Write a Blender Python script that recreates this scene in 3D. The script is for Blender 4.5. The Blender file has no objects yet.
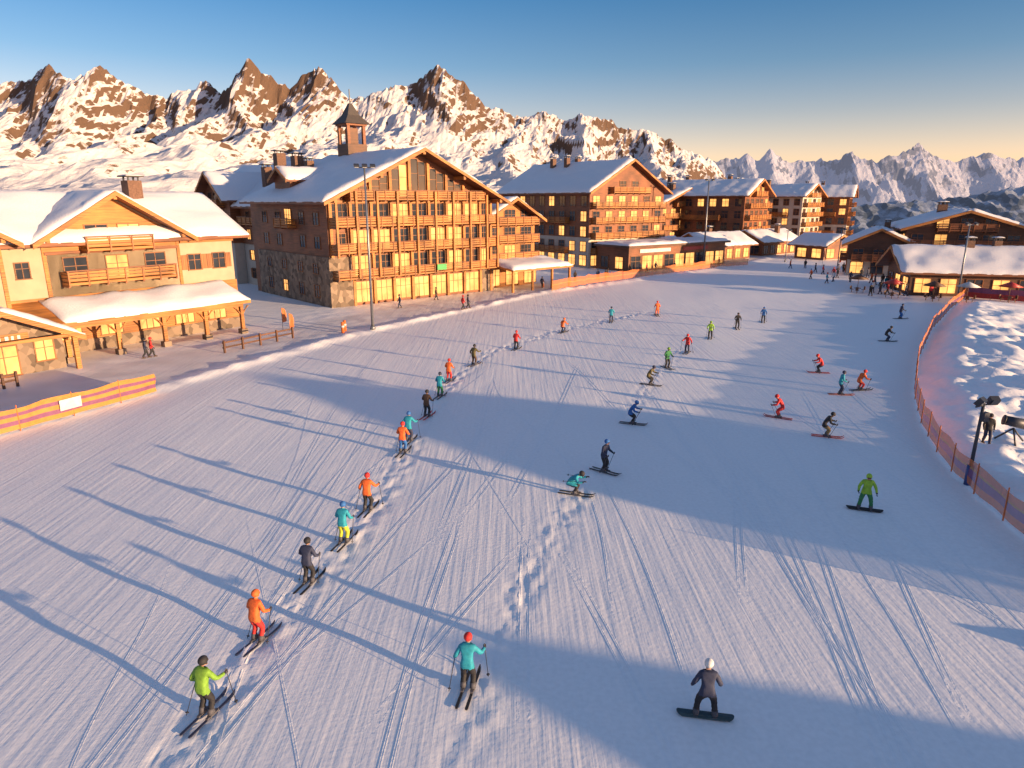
import bpy, bmesh, math, random
import numpy as np
from mathutils import Vector, Matrix, noise
random.seed(7)
R=math.radians
scene=bpy.context.scene
COL=scene.collection
H=13.5; F=683.0; PITCH=R(15.08); SP=math.sin(PITCH); CP=math.cos(PITCH)
def G(u,v):
    a=(u-512)/F; b=-(v-384)/F
    t=H/(SP-b*CP)
    return (a*t,(b*SP+CP)*t)
def S(u,v,y):
    # world point seen in direction u,v at distance y
    a=(u-512)/F; b=-(v-384)/F
    t=y/(b*SP+CP)
    return (a*t,y,H+t*(b*CP-SP))
# ---------------------------------------------------------------- materials
def nodes(name):
    m=bpy.data.materials.new(name); m.use_nodes=True
    nt=m.node_tree; p=nt.nodes['Principled BSDF']
    return m,nt,p
def plain(name,c,rough=.6,metal=0,emis=None,es=0,var=.12,scale=3.0,alpha=1):
    m,nt,p=nodes(name)
    tc=nt.nodes.new('ShaderNodeTexCoord'); n=nt.nodes.new('ShaderNodeTexNoise')
    n.inputs['Scale'].default_value=scale; n.inputs['Detail'].default_value=3
    nt.links.new(tc.outputs['Object'],n.inputs['Vector'])
    r=nt.nodes.new('ShaderNodeValToRGB')
    r.color_ramp.elements[0].position=.3; r.color_ramp.elements[1].position=.7
    r.color_ramp.elements[0].color=tuple(x*(1-var) for x in c)+(1,)
    r.color_ramp.elements[1].color=tuple(min(1,x*(1+var)) for x in c)+(1,)
    nt.links.new(n.outputs['Fac'],r.inputs['Fac']); nt.links.new(r.outputs['Color'],p.inputs['Base Color'])
    p.inputs['Roughness'].default_value=rough; p.inputs['Metallic'].default_value=metal
    p.inputs['Alpha'].default_value=alpha
    if emis:
        p.inputs['Emission Color'].default_value=tuple(emis)+(1,)
        q=nt.nodes.new('ShaderNodeMath'); q.operation='MULTIPLY'; q.inputs[1].default_value=es*2
        nt.links.new(n.outputs['Fac'],q.inputs[0]); nt.links.new(q.outputs[0],p.inputs['Emission Strength'])
    return m
def wood(name,c,vert=False):
    m,nt,p=nodes(name)
    tc=nt.nodes.new('ShaderNodeTexCoord')
    mp=nt.nodes.new('ShaderNodeMapping'); nt.links.new(tc.outputs['Object'],mp.inputs['Vector'])
    mp.inputs['Scale'].default_value=(.4,.4,8) if not vert else (8,8,.4)
    n=nt.nodes.new('ShaderNodeTexNoise'); n.inputs['Scale'].default_value=1.2; n.inputs['Detail'].default_value=4
    nt.links.new(mp.outputs['Vector'],n.inputs['Vector'])
    n2=nt.nodes.new('ShaderNodeTexNoise'); n2.inputs['Scale'].default_value=.35; n2.inputs['Detail'].default_value=3
    nt.links.new(tc.outputs['Object'],n2.inputs['Vector'])
    mx=nt.nodes.new('ShaderNodeMath'); mx.operation='ADD'
    nt.links.new(n.outputs['Fac'],mx.inputs[0]); nt.links.new(n2.outputs['Fac'],mx.inputs[1])
    r=nt.nodes.new('ShaderNodeValToRGB')
    hf=nt.nodes.new('ShaderNodeMath'); hf.operation='MULTIPLY'; hf.inputs[1].default_value=.5
    r.color_ramp.elements[0].position=.36; r.color_ramp.elements[1].position=.64
    nt.links.new(mx.outputs[0],hf.inputs[0]); nt.links.new(hf.outputs[0],r.inputs['Fac'])
    r.color_ramp.elements[0].color=tuple(x*.5 for x in c)+(1,)
    r.color_ramp.elements[1].color=tuple(x*1.45 for x in c)+(1,)
    w=nt.nodes.new('ShaderNodeTexWave'); w.bands_direction='Z' if not vert else 'X'; w.inputs['Scale'].default_value=1.6
    nt.links.new(tc.outputs['Object'],w.inputs['Vector'])
    bp=nt.nodes.new('ShaderNodeBump'); bp.inputs['Strength'].default_value=.25; bp.inputs['Distance'].default_value=.05
    nt.links.new(w.outputs['Fac'],bp.inputs['Height']); nt.links.new(bp.outputs['Normal'],p.inputs['Normal'])
    nt.links.new(r.outputs['Color'],p.inputs['Base Color']); p.inputs['Roughness'].default_value=.6
    return m
def stone(name,c):
    m,nt,p=nodes(name)
    tc=nt.nodes.new('ShaderNodeTexCoord'); v=nt.nodes.new('ShaderNodeTexVoronoi'); v.inputs['Scale'].default_value=1.6
    nt.links.new(tc.outputs['Object'],v.inputs['Vector'])
    hs=nt.nodes.new('ShaderNodeSeparateColor'); nt.links.new(v.outputs['Color'],hs.inputs['Color'])
    r=nt.nodes.new('ShaderNodeValToRGB'); nt.links.new(hs.outputs[0],r.inputs['Fac'])
    r.color_ramp.elements[0].color=tuple(x*.45 for x in c)+(1,); r.color_ramp.elements[1].color=tuple(x*1.4 for x in c)+(1,)
    nt.links.new(r.outputs['Color'],p.inputs['Base Color'])
    bp=nt.nodes.new('ShaderNodeBump'); bp.inputs['Strength'].default_value=.6; bp.inputs['Distance'].default_value=.1; bp.invert=True
    nt.links.new(v.outputs['Distance'],bp.inputs['Height']); nt.links.new(bp.outputs['Normal'],p.inputs['Normal'])
    p.inputs['Roughness'].default_value=.85
    return m
def snowmat(name,packed=False,col=(.86,.87,.9)):
    m,nt,p=nodes(name)
    tc=nt.nodes.new('ShaderNodeTexCoord')
    n3=nt.nodes.new('ShaderNodeTexNoise'); n3.inputs['Scale'].default_value=6; n3.inputs['Detail'].default_value=4
    nt.links.new(tc.outputs['Object'],n3.inputs['Vector'])
    h=n3.outputs['Fac']
    r=nt.nodes.new('ShaderNodeValToRGB'); r.color_ramp.elements[0].position=.3; r.color_ramp.elements[1].position=.7
    r.color_ramp.elements[0].color=tuple(x*.92 for x in col)+(1,); r.color_ramp.elements[1].color=tuple(col)+(1,)
    nt.links.new(h,r.inputs['Fac'])
    out=r.outputs['Color']
    if packed:
        at=nt.nodes.new('ShaderNodeAttribute'); at.attribute_name='packed'
        mx=nt.nodes.new('ShaderNodeMix'); mx.data_type='RGBA'
        nt.links.new(at.outputs['Fac'],mx.inputs[0]); nt.links.new(out,mx.inputs[6]); mx.inputs[7].default_value=(.47,.45,.45,1)
        out=mx.outputs[2]
        def lines(rot,sc,dist,st=.05):
            mq=nt.nodes.new('ShaderNodeMapping'); nt.links.new(tc.outputs['Object'],mq.inputs['Vector']); mq.inputs['Rotation'].default_value=(0,0,R(rot))
            mq.inputs['Scale'].default_value=(1,st,1)
            v=nt.nodes.new('ShaderNodeTexNoise'); v.inputs['Scale'].default_value=sc; v.inputs['Detail'].default_value=3; v.inputs['Distortion'].default_value=dist
            nt.links.new(mq.outputs['Vector'],v.inputs['Vector']); return v.outputs['Fac']
        def add(a,b,k):
            q=nt.nodes.new('ShaderNodeMath'); q.operation='MULTIPLY_ADD'; nt.links.new(b,q.inputs[0]); q.inputs[1].default_value=k; nt.links.new(a,q.inputs[2]); return q.outputs[0]
        h2=add(h,lines(16,4.2,.1,.025),2.0); h2=add(h2,lines(-20,3.4,.2,.04),1.3)
        h=h2
    bp=nt.nodes.new('ShaderNodeBump'); bp.inputs['Strength'].default_value=.3 if packed else .5; bp.inputs['Distance'].default_value=.03 if packed else .05
    nt.links.new(h,bp.inputs['Height']); nt.links.new(bp.outputs['Normal'],p.inputs['Normal'])
    nt.links.new(out,p.inputs['Base Color']); p.inputs['Roughness'].default_value=.55
    p.inputs['Specular IOR Level'].default_value=.3
    return m
def mountmat(name,snow,rock,lo,hi,haze=(.3,.4,.55),hz=0.0,ns=.004,low=None,nw=.9):
    m,nt,p=nodes(name)
    g=nt.nodes.new('ShaderNodeNewGeometry'); sx=nt.nodes.new('ShaderNodeSeparateXYZ'); nt.links.new(g.outputs['Normal'],sx.inputs[0])
    tc=nt.nodes.new('ShaderNodeTexCoord'); n=nt.nodes.new('ShaderNodeTexNoise'); n.inputs['Scale'].default_value=ns; n.inputs['Detail'].default_value=7; n.inputs['Roughness'].default_value=.72
    nt.links.new(tc.outputs['Object'],n.inputs['Vector'])
    a=nt.nodes.new('ShaderNodeMath'); a.operation='MULTIPLY_ADD'; a.inputs[1].default_value=nw; nt.links.new(n.outputs['Fac'],a.inputs[0]); nt.links.new(sx.outputs['Z'],a.inputs[2])
    last=a.outputs[0]
    if low:
        sp=nt.nodes.new('ShaderNodeSeparateXYZ'); nt.links.new(g.outputs['Position'],sp.inputs[0])
        mr=nt.nodes.new('ShaderNodeMapRange'); nt.links.new(sp.outputs['Z'],mr.inputs[0])
        mr.inputs[1].default_value=low[0]; mr.inputs[2].default_value=low[1]; mr.inputs[3].default_value=low[2]; mr.inputs[4].default_value=0
        s2=nt.nodes.new('ShaderNodeMath'); s2.operation='SUBTRACT'; nt.links.new(last,s2.inputs[0]); nt.links.new(mr.outputs[0],s2.inputs[1]); last=s2.outputs[0]
    r=nt.nodes.new('ShaderNodeValToRGB'); 
    sb=nt.nodes.new('ShaderNodeMath'); sb.operation='SUBTRACT'; sb.inputs[1].default_value=nw*.5; nt.links.new(last,sb.inputs[0])
    nt.links.new(sb.outputs[0],r.inputs['Fac'])
    r.color_ramp.elements[0].position=lo; r.color_ramp.elements[1].position=hi
    r.color_ramp.elements[0].color=tuple(rock)+(1,); r.color_ramp.elements[1].color=tuple(snow)+(1,)
    nt.links.new(r.outputs['Color'],p.inputs['Base Color']); p.inputs['Roughness'].default_value=.8; p.inputs['Specular IOR Level'].default_value=.1
    bp=nt.nodes.new('ShaderNodeBump'); bp.inputs['Strength'].default_value=.7; bp.inputs['Distance'].default_value=.06/ns
    n2=nt.nodes.new('ShaderNodeTexNoise'); n2.inputs['Scale'].default_value=ns*3; n2.inputs['Detail'].default_value=6; n2.inputs['Roughness'].default_value=.68
    nt.links.new(tc.outputs['Object'],n2.inputs['Vector']); nt.links.new(n2.outputs['Fac'],bp.inputs['Height']); nt.links.new(bp.outputs['Normal'],p.inputs['Normal'])
    p.inputs['Emission Color'].default_value=tuple(haze)+(1,); p.inputs['Emission Strength'].default_value=hz  # constant emission stands in for atmospheric haze
    return m
M={}
M['gold']=wood('golden_wood',(.36,.138,.03))
M['mid']=wood('brown_wood',(.19,.063,.023))
M['dark']=wood('dark_wood',(.1,.042,.022))
M['beam']=wood('beam_wood',(.25,.09,.025),vert=True)
M['plaster']=plain('cream_plaster',(.38,.30,.21),.85,var=.08,scale=1)
M['white']=plain('white_plaster',(.45,.40,.34),.85,var=.08,scale=1)
M['stone']=stone('field_stone',(.2,.145,.105))
M['snow']=snowmat('roof_snow',col=(.72,.72,.76))
M['track']=snowmat('track_snow',col=(.88,.87,.88))
M['ground']=snowmat('piste_snow',True,(.9,.88,.88))
M['glass']=plain('window_glass',(.03,.035,.045),.05,var=.3,scale=.5)
M['lit']=plain('lit_window',(.2,.12,.05),.08,emis=(1,.46,.12),es=1.5,scale=.6)  # emission stands in for orange sun reflections on glass, and for lit rooms
M['frame']=wood('window_frame',(.22,.085,.028))
M['metal']=plain('grey_metal',(.2,.21,.23),.4,.6)
M['dmetal']=plain('dark_metal',(.05,.055,.07),.5,.5)
M['black']=plain('black_rubber',(.02,.02,.022),.6)
M['slate']=plain('slate_roof',(.06,.05,.045),.7)
M['orange']=plain('orange_plastic',(.5,.13,.03),.5)
M['netor']=plain('orange_net',(.55,.16,.04),.6,alpha=.65)
M['netpu']=plain('purple_net',(.22,.07,.17),.6,alpha=.65)
M['netye']=plain('yellow_net',(.45,.24,.05),.6,alpha=.7)
M['yellow']=plain('yellow_banner',(.40,.18,.035),.6)
M['purple']=plain('purple_banner',(.17,.055,.13),.6)
M['bwhite']=plain('white_banner',(.5,.5,.5),.6)
M['redp']=plain('red_paint',(.35,.03,.025),.5)
M['green']=plain('green_sign',(.03,.3,.07),.5)
M['brick']=plain('brick_chimney',(.14,.075,.05),.85,var=.3,scale=6)
M['skin']=plain('skin',(.36,.2,.14),.6)
M['goggle']=plain('goggle_lens',(.06,.03,.02),.1)
_cl={}
def cloth(c):
    k=tuple(round(x*.8,3) for x in c)
    if k not in _cl: _cl[k]=plain('ski_fabric',k,.75,var=.18,scale=9)
    return _cl[k]
# ---------------------------------------------------------------- mesh helpers
def mkobj(name,verts,faces,mats,fm=None,smooth=False,parent=None):
    me=bpy.data.meshes.new(name); me.from_pydata(verts,[],faces)
    for m in mats: me.materials.append(m)
    if fm: me.polygons.foreach_set('material_index',fm)
    if smooth: me.polygons.foreach_set('use_smooth',[True]*len(me.polygons))
    me.update()
    o=bpy.data.objects.new(name,me); COL.objects.link(o)
    if parent: o.parent=parent
    return o
class B:
    def __init__(s): s.p={}
    def g(s,part,mat):
        k=part
        if k not in s.p: s.p[k]=[[],[],mat,False]
        return s.p[k]
    def box(s,part,mat,x0,x1,y0,y1,z0,z1):
        v,f,_,_=s.g(part,mat); n=len(v)
        if x0>x1:x0,x1=x1,x0
        if y0>y1:y0,y1=y1,y0
        v+= [(x0,y0,z0),(x1,y0,z0),(x1,y1,z0),(x0,y1,z0),(x0,y0,z1),(x1,y0,z1),(x1,y1,z1),(x0,y1,z1)]
        f+= [(n,n+3,n+2,n+1),(n+4,n+5,n+6,n+7),(n,n+1,n+5,n+4),(n+1,n+2,n+6,n+5),(n+2,n+3,n+7,n+6),(n+3,n,n+4,n+7)]
    def prismy(s,part,mat,pts,y0,y1):
        v,f,_,_=s.g(part,mat); n=len(v); k=len(pts)
        v+=[(x,y0,z) for x,z in pts]+[(x,y1,z) for x,z in pts]
        f.append(tuple(n+i for i in range(k))); f.append(tuple(n+k+i for i in reversed(range(k))))
        for i in range(k): j=(i+1)%k; f.append((n+i,n+k+i,n+k+j,n+j))
    def prismx(s,part,mat,pts,x0,x1):
        v,f,_,_=s.g(part,mat); n=len(v); k=len(pts)
        v+=[(x0,y,z) for y,z in pts]+[(x1,y,z) for y,z in pts]
        f.append(tuple(n+i for i in range(k))); f.append(tuple(n+k+i for i in reversed(range(k))))
        for i in range(k): j=(i+1)%k; f.append((n+i,n+k+i,n+k+j,n+j))
    def slab(s,part,mat,q,t):
        v,f,_,_=s.g(part,mat); n=len(v)
        v+=[tuple(p) for p in q]+[(p[0],p[1],p[2]-t) for p in q]
        f+=[(n,n+1,n+2,n+3),(n+7,n+6,n+5,n+4)]
        for i in range(4): j=(i+1)%4; f.append((n+i,n+4+i,n+4+j,n+j))
    def snow(s,part,q,t,inset=.12):
        e=s.g(part,M['snow']); e[3]=True; v,f=e[0],e[1]; n=len(v)
        a,b,c,d=[Vector(p) for p in q]
        L=max((b-a).length,(c-d).length); W=max((d-a).length,(c-b).length)
        nu=max(6,min(44,int(L/.6))); nv=max(6,min(44,int(W/.6)))
        for j in range(nv+1):
            for i in range(nu+1):
                fu=i/nu; fv=j/nv
                p=(a*(1-fu)+b*fu)*(1-fv)+(d*(1-fu)+c*fu)*fv
                eu=min(fu,1-fu)*L; ev=min(fv,1-fv)*W
                ed=min(eu,ev)
                hh=t*(1-math.exp(-(ed+.05)/.35))*1.0
                nz=noise.noise(Vector((p.x*.4+n,p.y*.4,p.z*.4)))*.5+noise.noise(Vector((p.x*1.5,p.y*1.5,n)))*.25
                hh=max(.03,hh*(1+nz))
                w=noise.noise(Vector((p.x*.9,p.y*.9,7+n)))*.18 if ed<.01 else 0
                v.append((p.x+w,p.y+w,p.z+hh+.01))
        for j in range(nv):
            for i in range(nu):
                k=n+j*(nu+1)+i; f.append((k,k+1,k+nu+2,k+nu+1))
        ring=[n+i for i in range(nu+1)]+[n+j*(nu+1)+nu for j in range(1,nv+1)]+[n+nv*(nu+1)+i for i in range(nu-1,-1,-1)]+[n+j*(nu+1) for j in range(nv-1,0,-1)]
        m=len(v)
        for k in ring:
            p=v[k]; v.append((p[0],p[1],p[2]-.12))
        for i in range(len(ring)):
            j=(i+1)%len(ring); f.append((ring[i],m+i,m+j,ring[j]))
    def fbox(s,part,mat,face,a0,a1,z0,z1,d0,d1):
        k,c=face
        if k=='front': s.box(part,mat,a0,a1,c-d1,c-d0,z0,z1)
        elif k=='back': s.box(part,mat,a0,a1,c+d0,c+d1,z0,z1)
        elif k=='left': s.box(part,mat,c-d1,c-d0,a0,a1,z0,z1)
        else: s.box(part,mat,c+d0,c+d1,a0,a1,z0,z1)
    def window(s,face,a,z,w,h,mull=1,lit=None,shut=False,hb=True):
        l=(random.random()<.25) if lit is None else lit
        s.fbox('lit_windows' if l else 'windows',M['lit'] if l else M['glass'],face,a-w/2,a+w/2,z,z+h,-.05,.02)
        t=.09
        fm='window_frames'
        s.fbox(fm,M['frame'],face,a-w/2-t,a-w/2,z,z+h,-.02,.09)
        s.fbox(fm,M['frame'],face,a+w/2,a+w/2+t,z,z+h,-.02,.09)
        s.fbox(fm,M['frame'],face,a-w/2-t,a+w/2+t,z+h,z+h+t,-.02,.1)
        s.fbox(fm,M['frame'],face,a-w/2-t-.04,a+w/2+t+.04,z-t,z,-.02,.14)
        for i in range(mull):
            c=a-w/2+w*(i+1)/(mull+1); s.fbox(fm,M['frame'],face,c-.035,c+.035,z,z+h,.021,.07)
        if hb: s.fbox(fm,M['frame'],face,a-w/2,a+w/2,z+h*.62,z+h*.62+.06,.022,.065)
        if shut:
            for sg in (-1,1):
                c=a+sg*(w/2+t+w*.27); s.fbox('shutters',M['beam'],face,c-w*.24,c+w*.24,z,z+h,.0,.06)
    def balcony(s,face,a0,a1,z,dep=1.5,mat=None,under=True,post=1.6):
        m=mat or M['gold']
        s.fbox('balconies',m,face,a0,a1,z-.22,z,0,dep)
        for zz in ((.12,.36),(.43,.67),(.74,.92)):
            s.fbox('balcony_boards',m,face,a0,a1,z+zz[0],z+zz[1],dep-.1,dep-.04)
            s.fbox('balcony_boards',m,face,a0,a0+.06,z+zz[0],z+zz[1],.02,dep-.1)
            s.fbox('balcony_boards',m,face,a1-.06,a1,z+zz[0],z+zz[1],.02,dep-.1)
        s.fbox('balcony_rails',M['mid'],face,a0-.04,a1+.04,z+.98,z+1.08,dep-.14,dep+.02)
        n=max(2,int((a1-a0)/post)+1)
        for i in range(n):
            c=a0+.06+(a1-a0-.12)*i/(n-1); s.fbox('balcony_posts',M['beam'],face,c-.06,c+.06,z-.3,z+.98,dep-.039,dep+.05)
            if under: s.fbox('balcony_beams',M['mid'],face,c-.09,c+.09,z-.42,z-.23,0,dep-.05)
    def roof(s,x0,x1,y0,y1,ze,zr,ox,oy,axis='y',snow_t=.45,oy2=None,t=.32,mat=None):
        oy2=oy if oy2 is None else oy2
        m=mat or M['mid']
        if axis=='y':
            xm=(x0+x1)/2; sl=(zr-ze)/(xm-x0)
            for sg in (-1,1):
                xe=(x0-ox) if sg<0 else (x1+ox); z=ze-sl*ox
                q=[(xe,y0-oy,z),(xm,y0-oy,zr),(xm,y1+oy2,zr),(xe,y1+oy2,z)]
                if sg>0: q=[q[1],q[0],q[3],q[2]]
                s.slab('roof',m,q,t)
                s.snow('roof_snow',[(p[0],p[1]+(.15 if p[1]<y0 else -.15),p[2]) for p in q],snow_t)
                a,b=(xe,z),(xm,zr)
                pts=[(a[0],a[1]-t-.12),(b[0],b[1]-t-.12),(b[0],b[1]-.02),(a[0],a[1]-.02)]
                s.prismy('fascia',M['gold'],pts,y0-oy-.08,y0-oy-.003)
        else:
            ym=(y0+y1)/2; sl=(zr-ze)/(ym-y0)
            for sg in (-1,1):
                ye=(y0-ox) if sg<0 else (y1+ox); z=ze-sl*ox
                q=[(x0-oy,ye,z),(x1+oy2,ye,z),(x1+oy2,ym,zr),(x0-oy,ym,zr)]
                if sg>0: q=[q[3],q[2],q[1],q[0]]
                s.slab('roof',m,q,t)
                s.snow('roof_snow',q,snow_t)
                a,b=(ye,z),(ym,zr)
                pts=[(a[0],a[1]-t-.12),(b[0],b[1]-t-.12),(b[0],b[1]-.02),(a[0],a[1]-.02)]
                s.prismx('fascia',M['gold'],pts,x0-oy-.08,x0-oy-.003)
    def chimney(s,x,y,z0,z1,w=1.0,mat='brick'):
        s.box('chimney',M[mat],x-w/2,x+w/2,y-w/2,y+w/2,z0,z1)
        for dx in (-.35,.35):
            for dy in (-.35,.35):
                s.box('chimney_cap_posts',M['dmetal'],x+dx*w-.07,x+dx*w+.07,y+dy*w-.07,y+dy*w+.07,z1,z1+.35)
        s.box('chimney_cap',M['slate'],x-w*.65,x+w*.65,y-w*.65,y+w*.65,z1+.35,z1+.47)
        q=[(x-w*.6,y-w*.6,z1+.47),(x+w*.6,y-w*.6,z1+.47),(x+w*.6,y+w*.6,z1+.47),(x-w*.6,y+w*.6,z1+.47)]
        s.snow('chimney_snow',q,.18)
    def finish(s,name,x,y,ang,z=0):
        e=bpy.data.objects.new(name,None); COL.objects.link(e); e.location=(x,y,z); e.rotation_euler=(0,0,ang)
        for k,(v,f,m,sm) in s.p.items(): mkobj(k,v,f,[m],smooth=sm,parent=e)
        return e
# ---------------------------------------------------------------- ground
EDGE=[(-42,14),(-30.2,38),(-25.5,47.8),(-14.9,70),(6,103),(50,147),(62,165)]
def seg(px,py,P):
    best=1e9; side=0
    for (ax,ay),(bx,by) in zip(P[:-1],P[1:]):
        dx,dy=bx-ax,by-ay; L=dx*dx+dy*dy
        t=max(0,min(1,((px-ax)*dx+(py-ay)*dy)/L))
        qx,qy=ax+dx*t-px,ay+dy*t-py; d=qx*qx+qy*qy
        if d<best: best=d; side=dx*(py-ay)-dy*(px-ax)
    return math.sqrt(best),(1 if side>0 else -1)
NETR=[G(u,v) for u,v in [(1130,640),(1070,578),(1024,540),(985,505),(955,476),(937,452),(922,425),(914,395),(917,362),(932,330),(950,310),(966,298)]]
TR1=[G(u,v) for u,v in [(170,768),(250,655),(335,560),(385,490),(420,430),(448,385),(490,352),(560,330),(650,312)]]
TR2=[G(u,v) for u,v in [(450,790),(500,640),(560,520),(590,480),(640,395),(680,350)]]
def sst(a,b,x):
    t=max(0,min(1,(x-a)/(b-a))); return t*t*(3-2*t)
def gz(x,y,full=False):
    h=0; pk=0
    if -60<x<120 and -10<y<180:
        d,s=seg(x,y,EDGE)
        if s<0:
            fade=min(1,d/4)
            h+=fade*(.10*noise.noise(Vector((x/13,y/17,1)))+.022*noise.noise(Vector((x/3.5,y/6,2)))+.008*noise.noise(Vector((x/.9,y/1.6,3))))
        if d<6 :
            off=d if s>0 else -d
            lump=.6+.7*noise.noise(Vector((x/1.5,y/1.5,5)))
            h+=.38*math.exp(-((off-1.2)/.8)**2)*lump
        if s>0:
            pk=sst(2.2,3.2,d)*(1-sst(9.5,12,d))*.6
            pk*=.75+.5*noise.noise(Vector((x/2,y/2,9)))
            h+=sst(2.5,4,d)*.05*(noise.noise(Vector((x/1.2,y/1.2,31)))+noise.noise(Vector((x/.5,y/.5,32)))*.5)
        if x>5 and y<110:
            d2,s2=seg(x,y,NETR)
            if s2<0:
                # ploughed bank: highest beside the net, tilting down away from the run
                far=(1-sst(86,97,y))*(1-sst(45,75,x)); k=sst(.2,3.2,d2)*far; k2=sst(.2,2.0,d2)*far
                base=.25+.034*max(0,y-34)-.045*max(0,d2-3)
                h+=k*(max(-1.2,base)+.45*noise.noise(Vector((x/7,y/7,11))))+k2*(.42*noise.noise(Vector((x/2.6,y/2.6,12)))+.26*noise.noise(Vector((x/1.1,y/1.1,13)))+.13*noise.noise(Vector((x/.5,y/.5,14))))
        if -14<x<25 and 8<y<90:
            for T,am in ((TR1,.075),(TR2,.045)):
                d3,_=seg(x,y,T)
                if d3<2.2:
                    e=math.exp(-(d3/.7)**2)
                    h+=e*am*(noise.noise(Vector((x/.35,y/.9,21)))+.7*noise.noise(Vector((x/.15,y/.4,22)))-.2)
    if y>215: h-=320*sst(215,1300,y)*(1 if x>0 else max(.15,1+x/1200))
    return (h,max(0,pk)) if full else h
def graded(parts):
    out=[]
    for a,b,st in parts:
        n=max(1,int(round((b-a)/st))); out+=[a+(b-a)*i/n for i in range(n)]
    out.append(parts[-1][1]); return out
xs=graded([(-9000,-2000,1000),(-2000,-300,200),(-300,-70,20),(-70,-25,.9),(-25,-12,.35),(-12,16,.14),(16,32,.3),(32,62,.35),(62,100,2),(100,300,20),(300,2000,150),(2000,9000,1000)])
ys=graded([(-3000,-200,500),(-200,0,20),(0,11,1.5),(11,30,.14),(30,52,.25),(52,95,.4),(95,110,.8),(110,180,1.5),(180,300,8),(300,1500,60),(1500,12000,700)])
nx,ny=len(xs),len(ys)
V=[];PK=[]
for y in ys:
    for x in xs:
        h,pk=gz(x,y,True); V.append((x,y,h)); PK.append(pk)
Fc=[(j*nx+i,j*nx+i+1,(j+1)*nx+i+1,(j+1)*nx+i) for j in range(ny-1) for i in range(nx-1)]
g=mkobj('snow_ground',V,Fc,[M['ground']],smooth=True)
at=g.data.attributes.new('packed','FLOAT','POINT'); at.data.foreach_set('value',PK)
# ski tracks ------------------------------------------------
def track_mesh():
    v=[];f=[]
    prof=[(-.05,.002),(-.03,.0075),(-.012,.003),(.012,.003),(.03,.0075),(.05,.002)]
    rnd=random.Random(11)
    def strip(P):
        n=len(v)
        for i,(x,y) in enumerate(P):
            a=P[max(0,i-1)]; b=P[min(len(P)-1,i+1)]
            dx,dy=b[0]-a[0],b[1]-a[1]; L=math.hypot(dx,dy) or 1; nx_,ny_=-dy/L,dx/L
            e=min(1,min(i,len(P)-1-i)/12)
            for o,hh in prof:
                X=x+nx_*o; Y=y+ny_*o; v.append((X,Y,gz(X,Y)+hh*e))
        k=len(prof)
        for i in range(len(P)-1):
            for j in range(k-1): f.append((n+i*k+j,n+i*k+j+1,n+(i+1)*k+j+1,n+(i+1)*k+j))
    for q in range(42):
        x=rnd.uniform(-12,22); y=rnd.uniform(9,28)
        L=rnd.uniform(12,38); head=rnd.gauss(.1,.2); amp=rnd.choice((.02,.04,.05,.08,.2)); ph=rnd.uniform(0,6); wl=rnd.uniform(20,40)
        P=[];cx,cy=x,y; st=.35
        for i in range(int(L/st)):
            hd=head+amp*math.sin(ph+i*st/wl*6.28); cx+=math.sin(hd)*st; cy+=math.cos(hd)*st; P.append((cx,cy))
        sp=rnd.uniform(.18,.3)
        P2=[]
        for i,(a,b) in enumerate(P):
            hd=head+amp*math.sin(ph+i*st/wl*6.28); P2.append((a+math.cos(hd)*sp,b-math.sin(hd)*sp))
        strip(P)
        if q%3: strip(P2)
    return v,f
v,f=track_mesh(); mkobj('ski_tracks',v,f,[M['track']],smooth=True)
# ---------------------------------------------------------------- mountains
def crest_interp(pts):
    pts=sorted(pts); X=[p[0] for p in pts]; Z=[p[1] for p in pts]
    return lambda x: float(np.interp(x,X,Z))
def rg(x,y,z):
    return 1-abs(noise.noise(Vector((x,y,z))))*2.6
def mountain(name,crest,yc,x0,x1,dx,y0,y1,dy,base,skew,mat,wide,sharp,K=1.0,kk=.5,seed=0,crag=1.0,lump=1.0,fine=1.0):
    ci=crest_interp(crest)
    X=np.arange(x0,x1,dx); Y=np.arange(y0,y1,dy); v=[]
    for y in Y:
        for x in X:
            s=x+skew*(yc-y)
            far=min(1,abs(y-yc)/(400.0*K))
            wx=70*K*noise.noise(Vector((x/(260*K),y/(260*K),seed+3)))+22*K*noise.noise(Vector((x/(80*K),y/(80*K),seed+4)))
            zc=ci(s+wx*1.5*far)
            # the ridge line itself wanders in depth, so faces turn toward and away from the sun
            d=(y-yc)+150*K*noise.noise(Vector((x/(330*K),seed,2)))
            if d<0:
                q=-d; pr=kk*math.exp(-q/sharp)+(1-kk)*max(0,1-q/wide)**1.2
            else:
                q=d; pr=math.exp(-d/sharp*.7)
            env=(zc-base)*pr
            xx=x+wx
            r1=rg(xx/(230*K),y/(520*K),seed+1); r2=rg((xx+.3*y)/(95*K),y/(250*K),seed+5); r3=rg((xx-.3*y)/(38*K),y/(90*K),seed+9); r4=rg(x/(17*K),y/(30*K),seed+11)
            zone=math.exp(-q/(480*K)); nearc=1-math.exp(-q/(70*K))
            z=base+env
            z+=crag*K*zone*(nearc*60*(r1-.6)+(.35+.65*nearc)*28*(r2-.55)+fine*((.7+.3*nearc)*13*(r3-.5)+5.5*(r4-.5)))
            low=1-zone
            z+=lump*K*low*min(1,pr*3)*(40*noise.noise(Vector((x/(300*K),y/(300*K),seed+20)))+22*rg(x/(170*K),y/(240*K),seed+21)+8*rg(x/(60*K),y/(80*K),seed+22)+3*noise.noise(Vector((x/(16*K),y/(20*K),seed+23)))-10)
            v.append((x,y,z))
    n=len(X); m=len(Y)
    f=[(j*n+i,j*n+i+1,(j+1)*n+i+1,(j+1)*n+i) for j in range(m-1) for i in range(n-1)]
    return mkobj(name,v,f,[mat],smooth=False)
YC=2600
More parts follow.
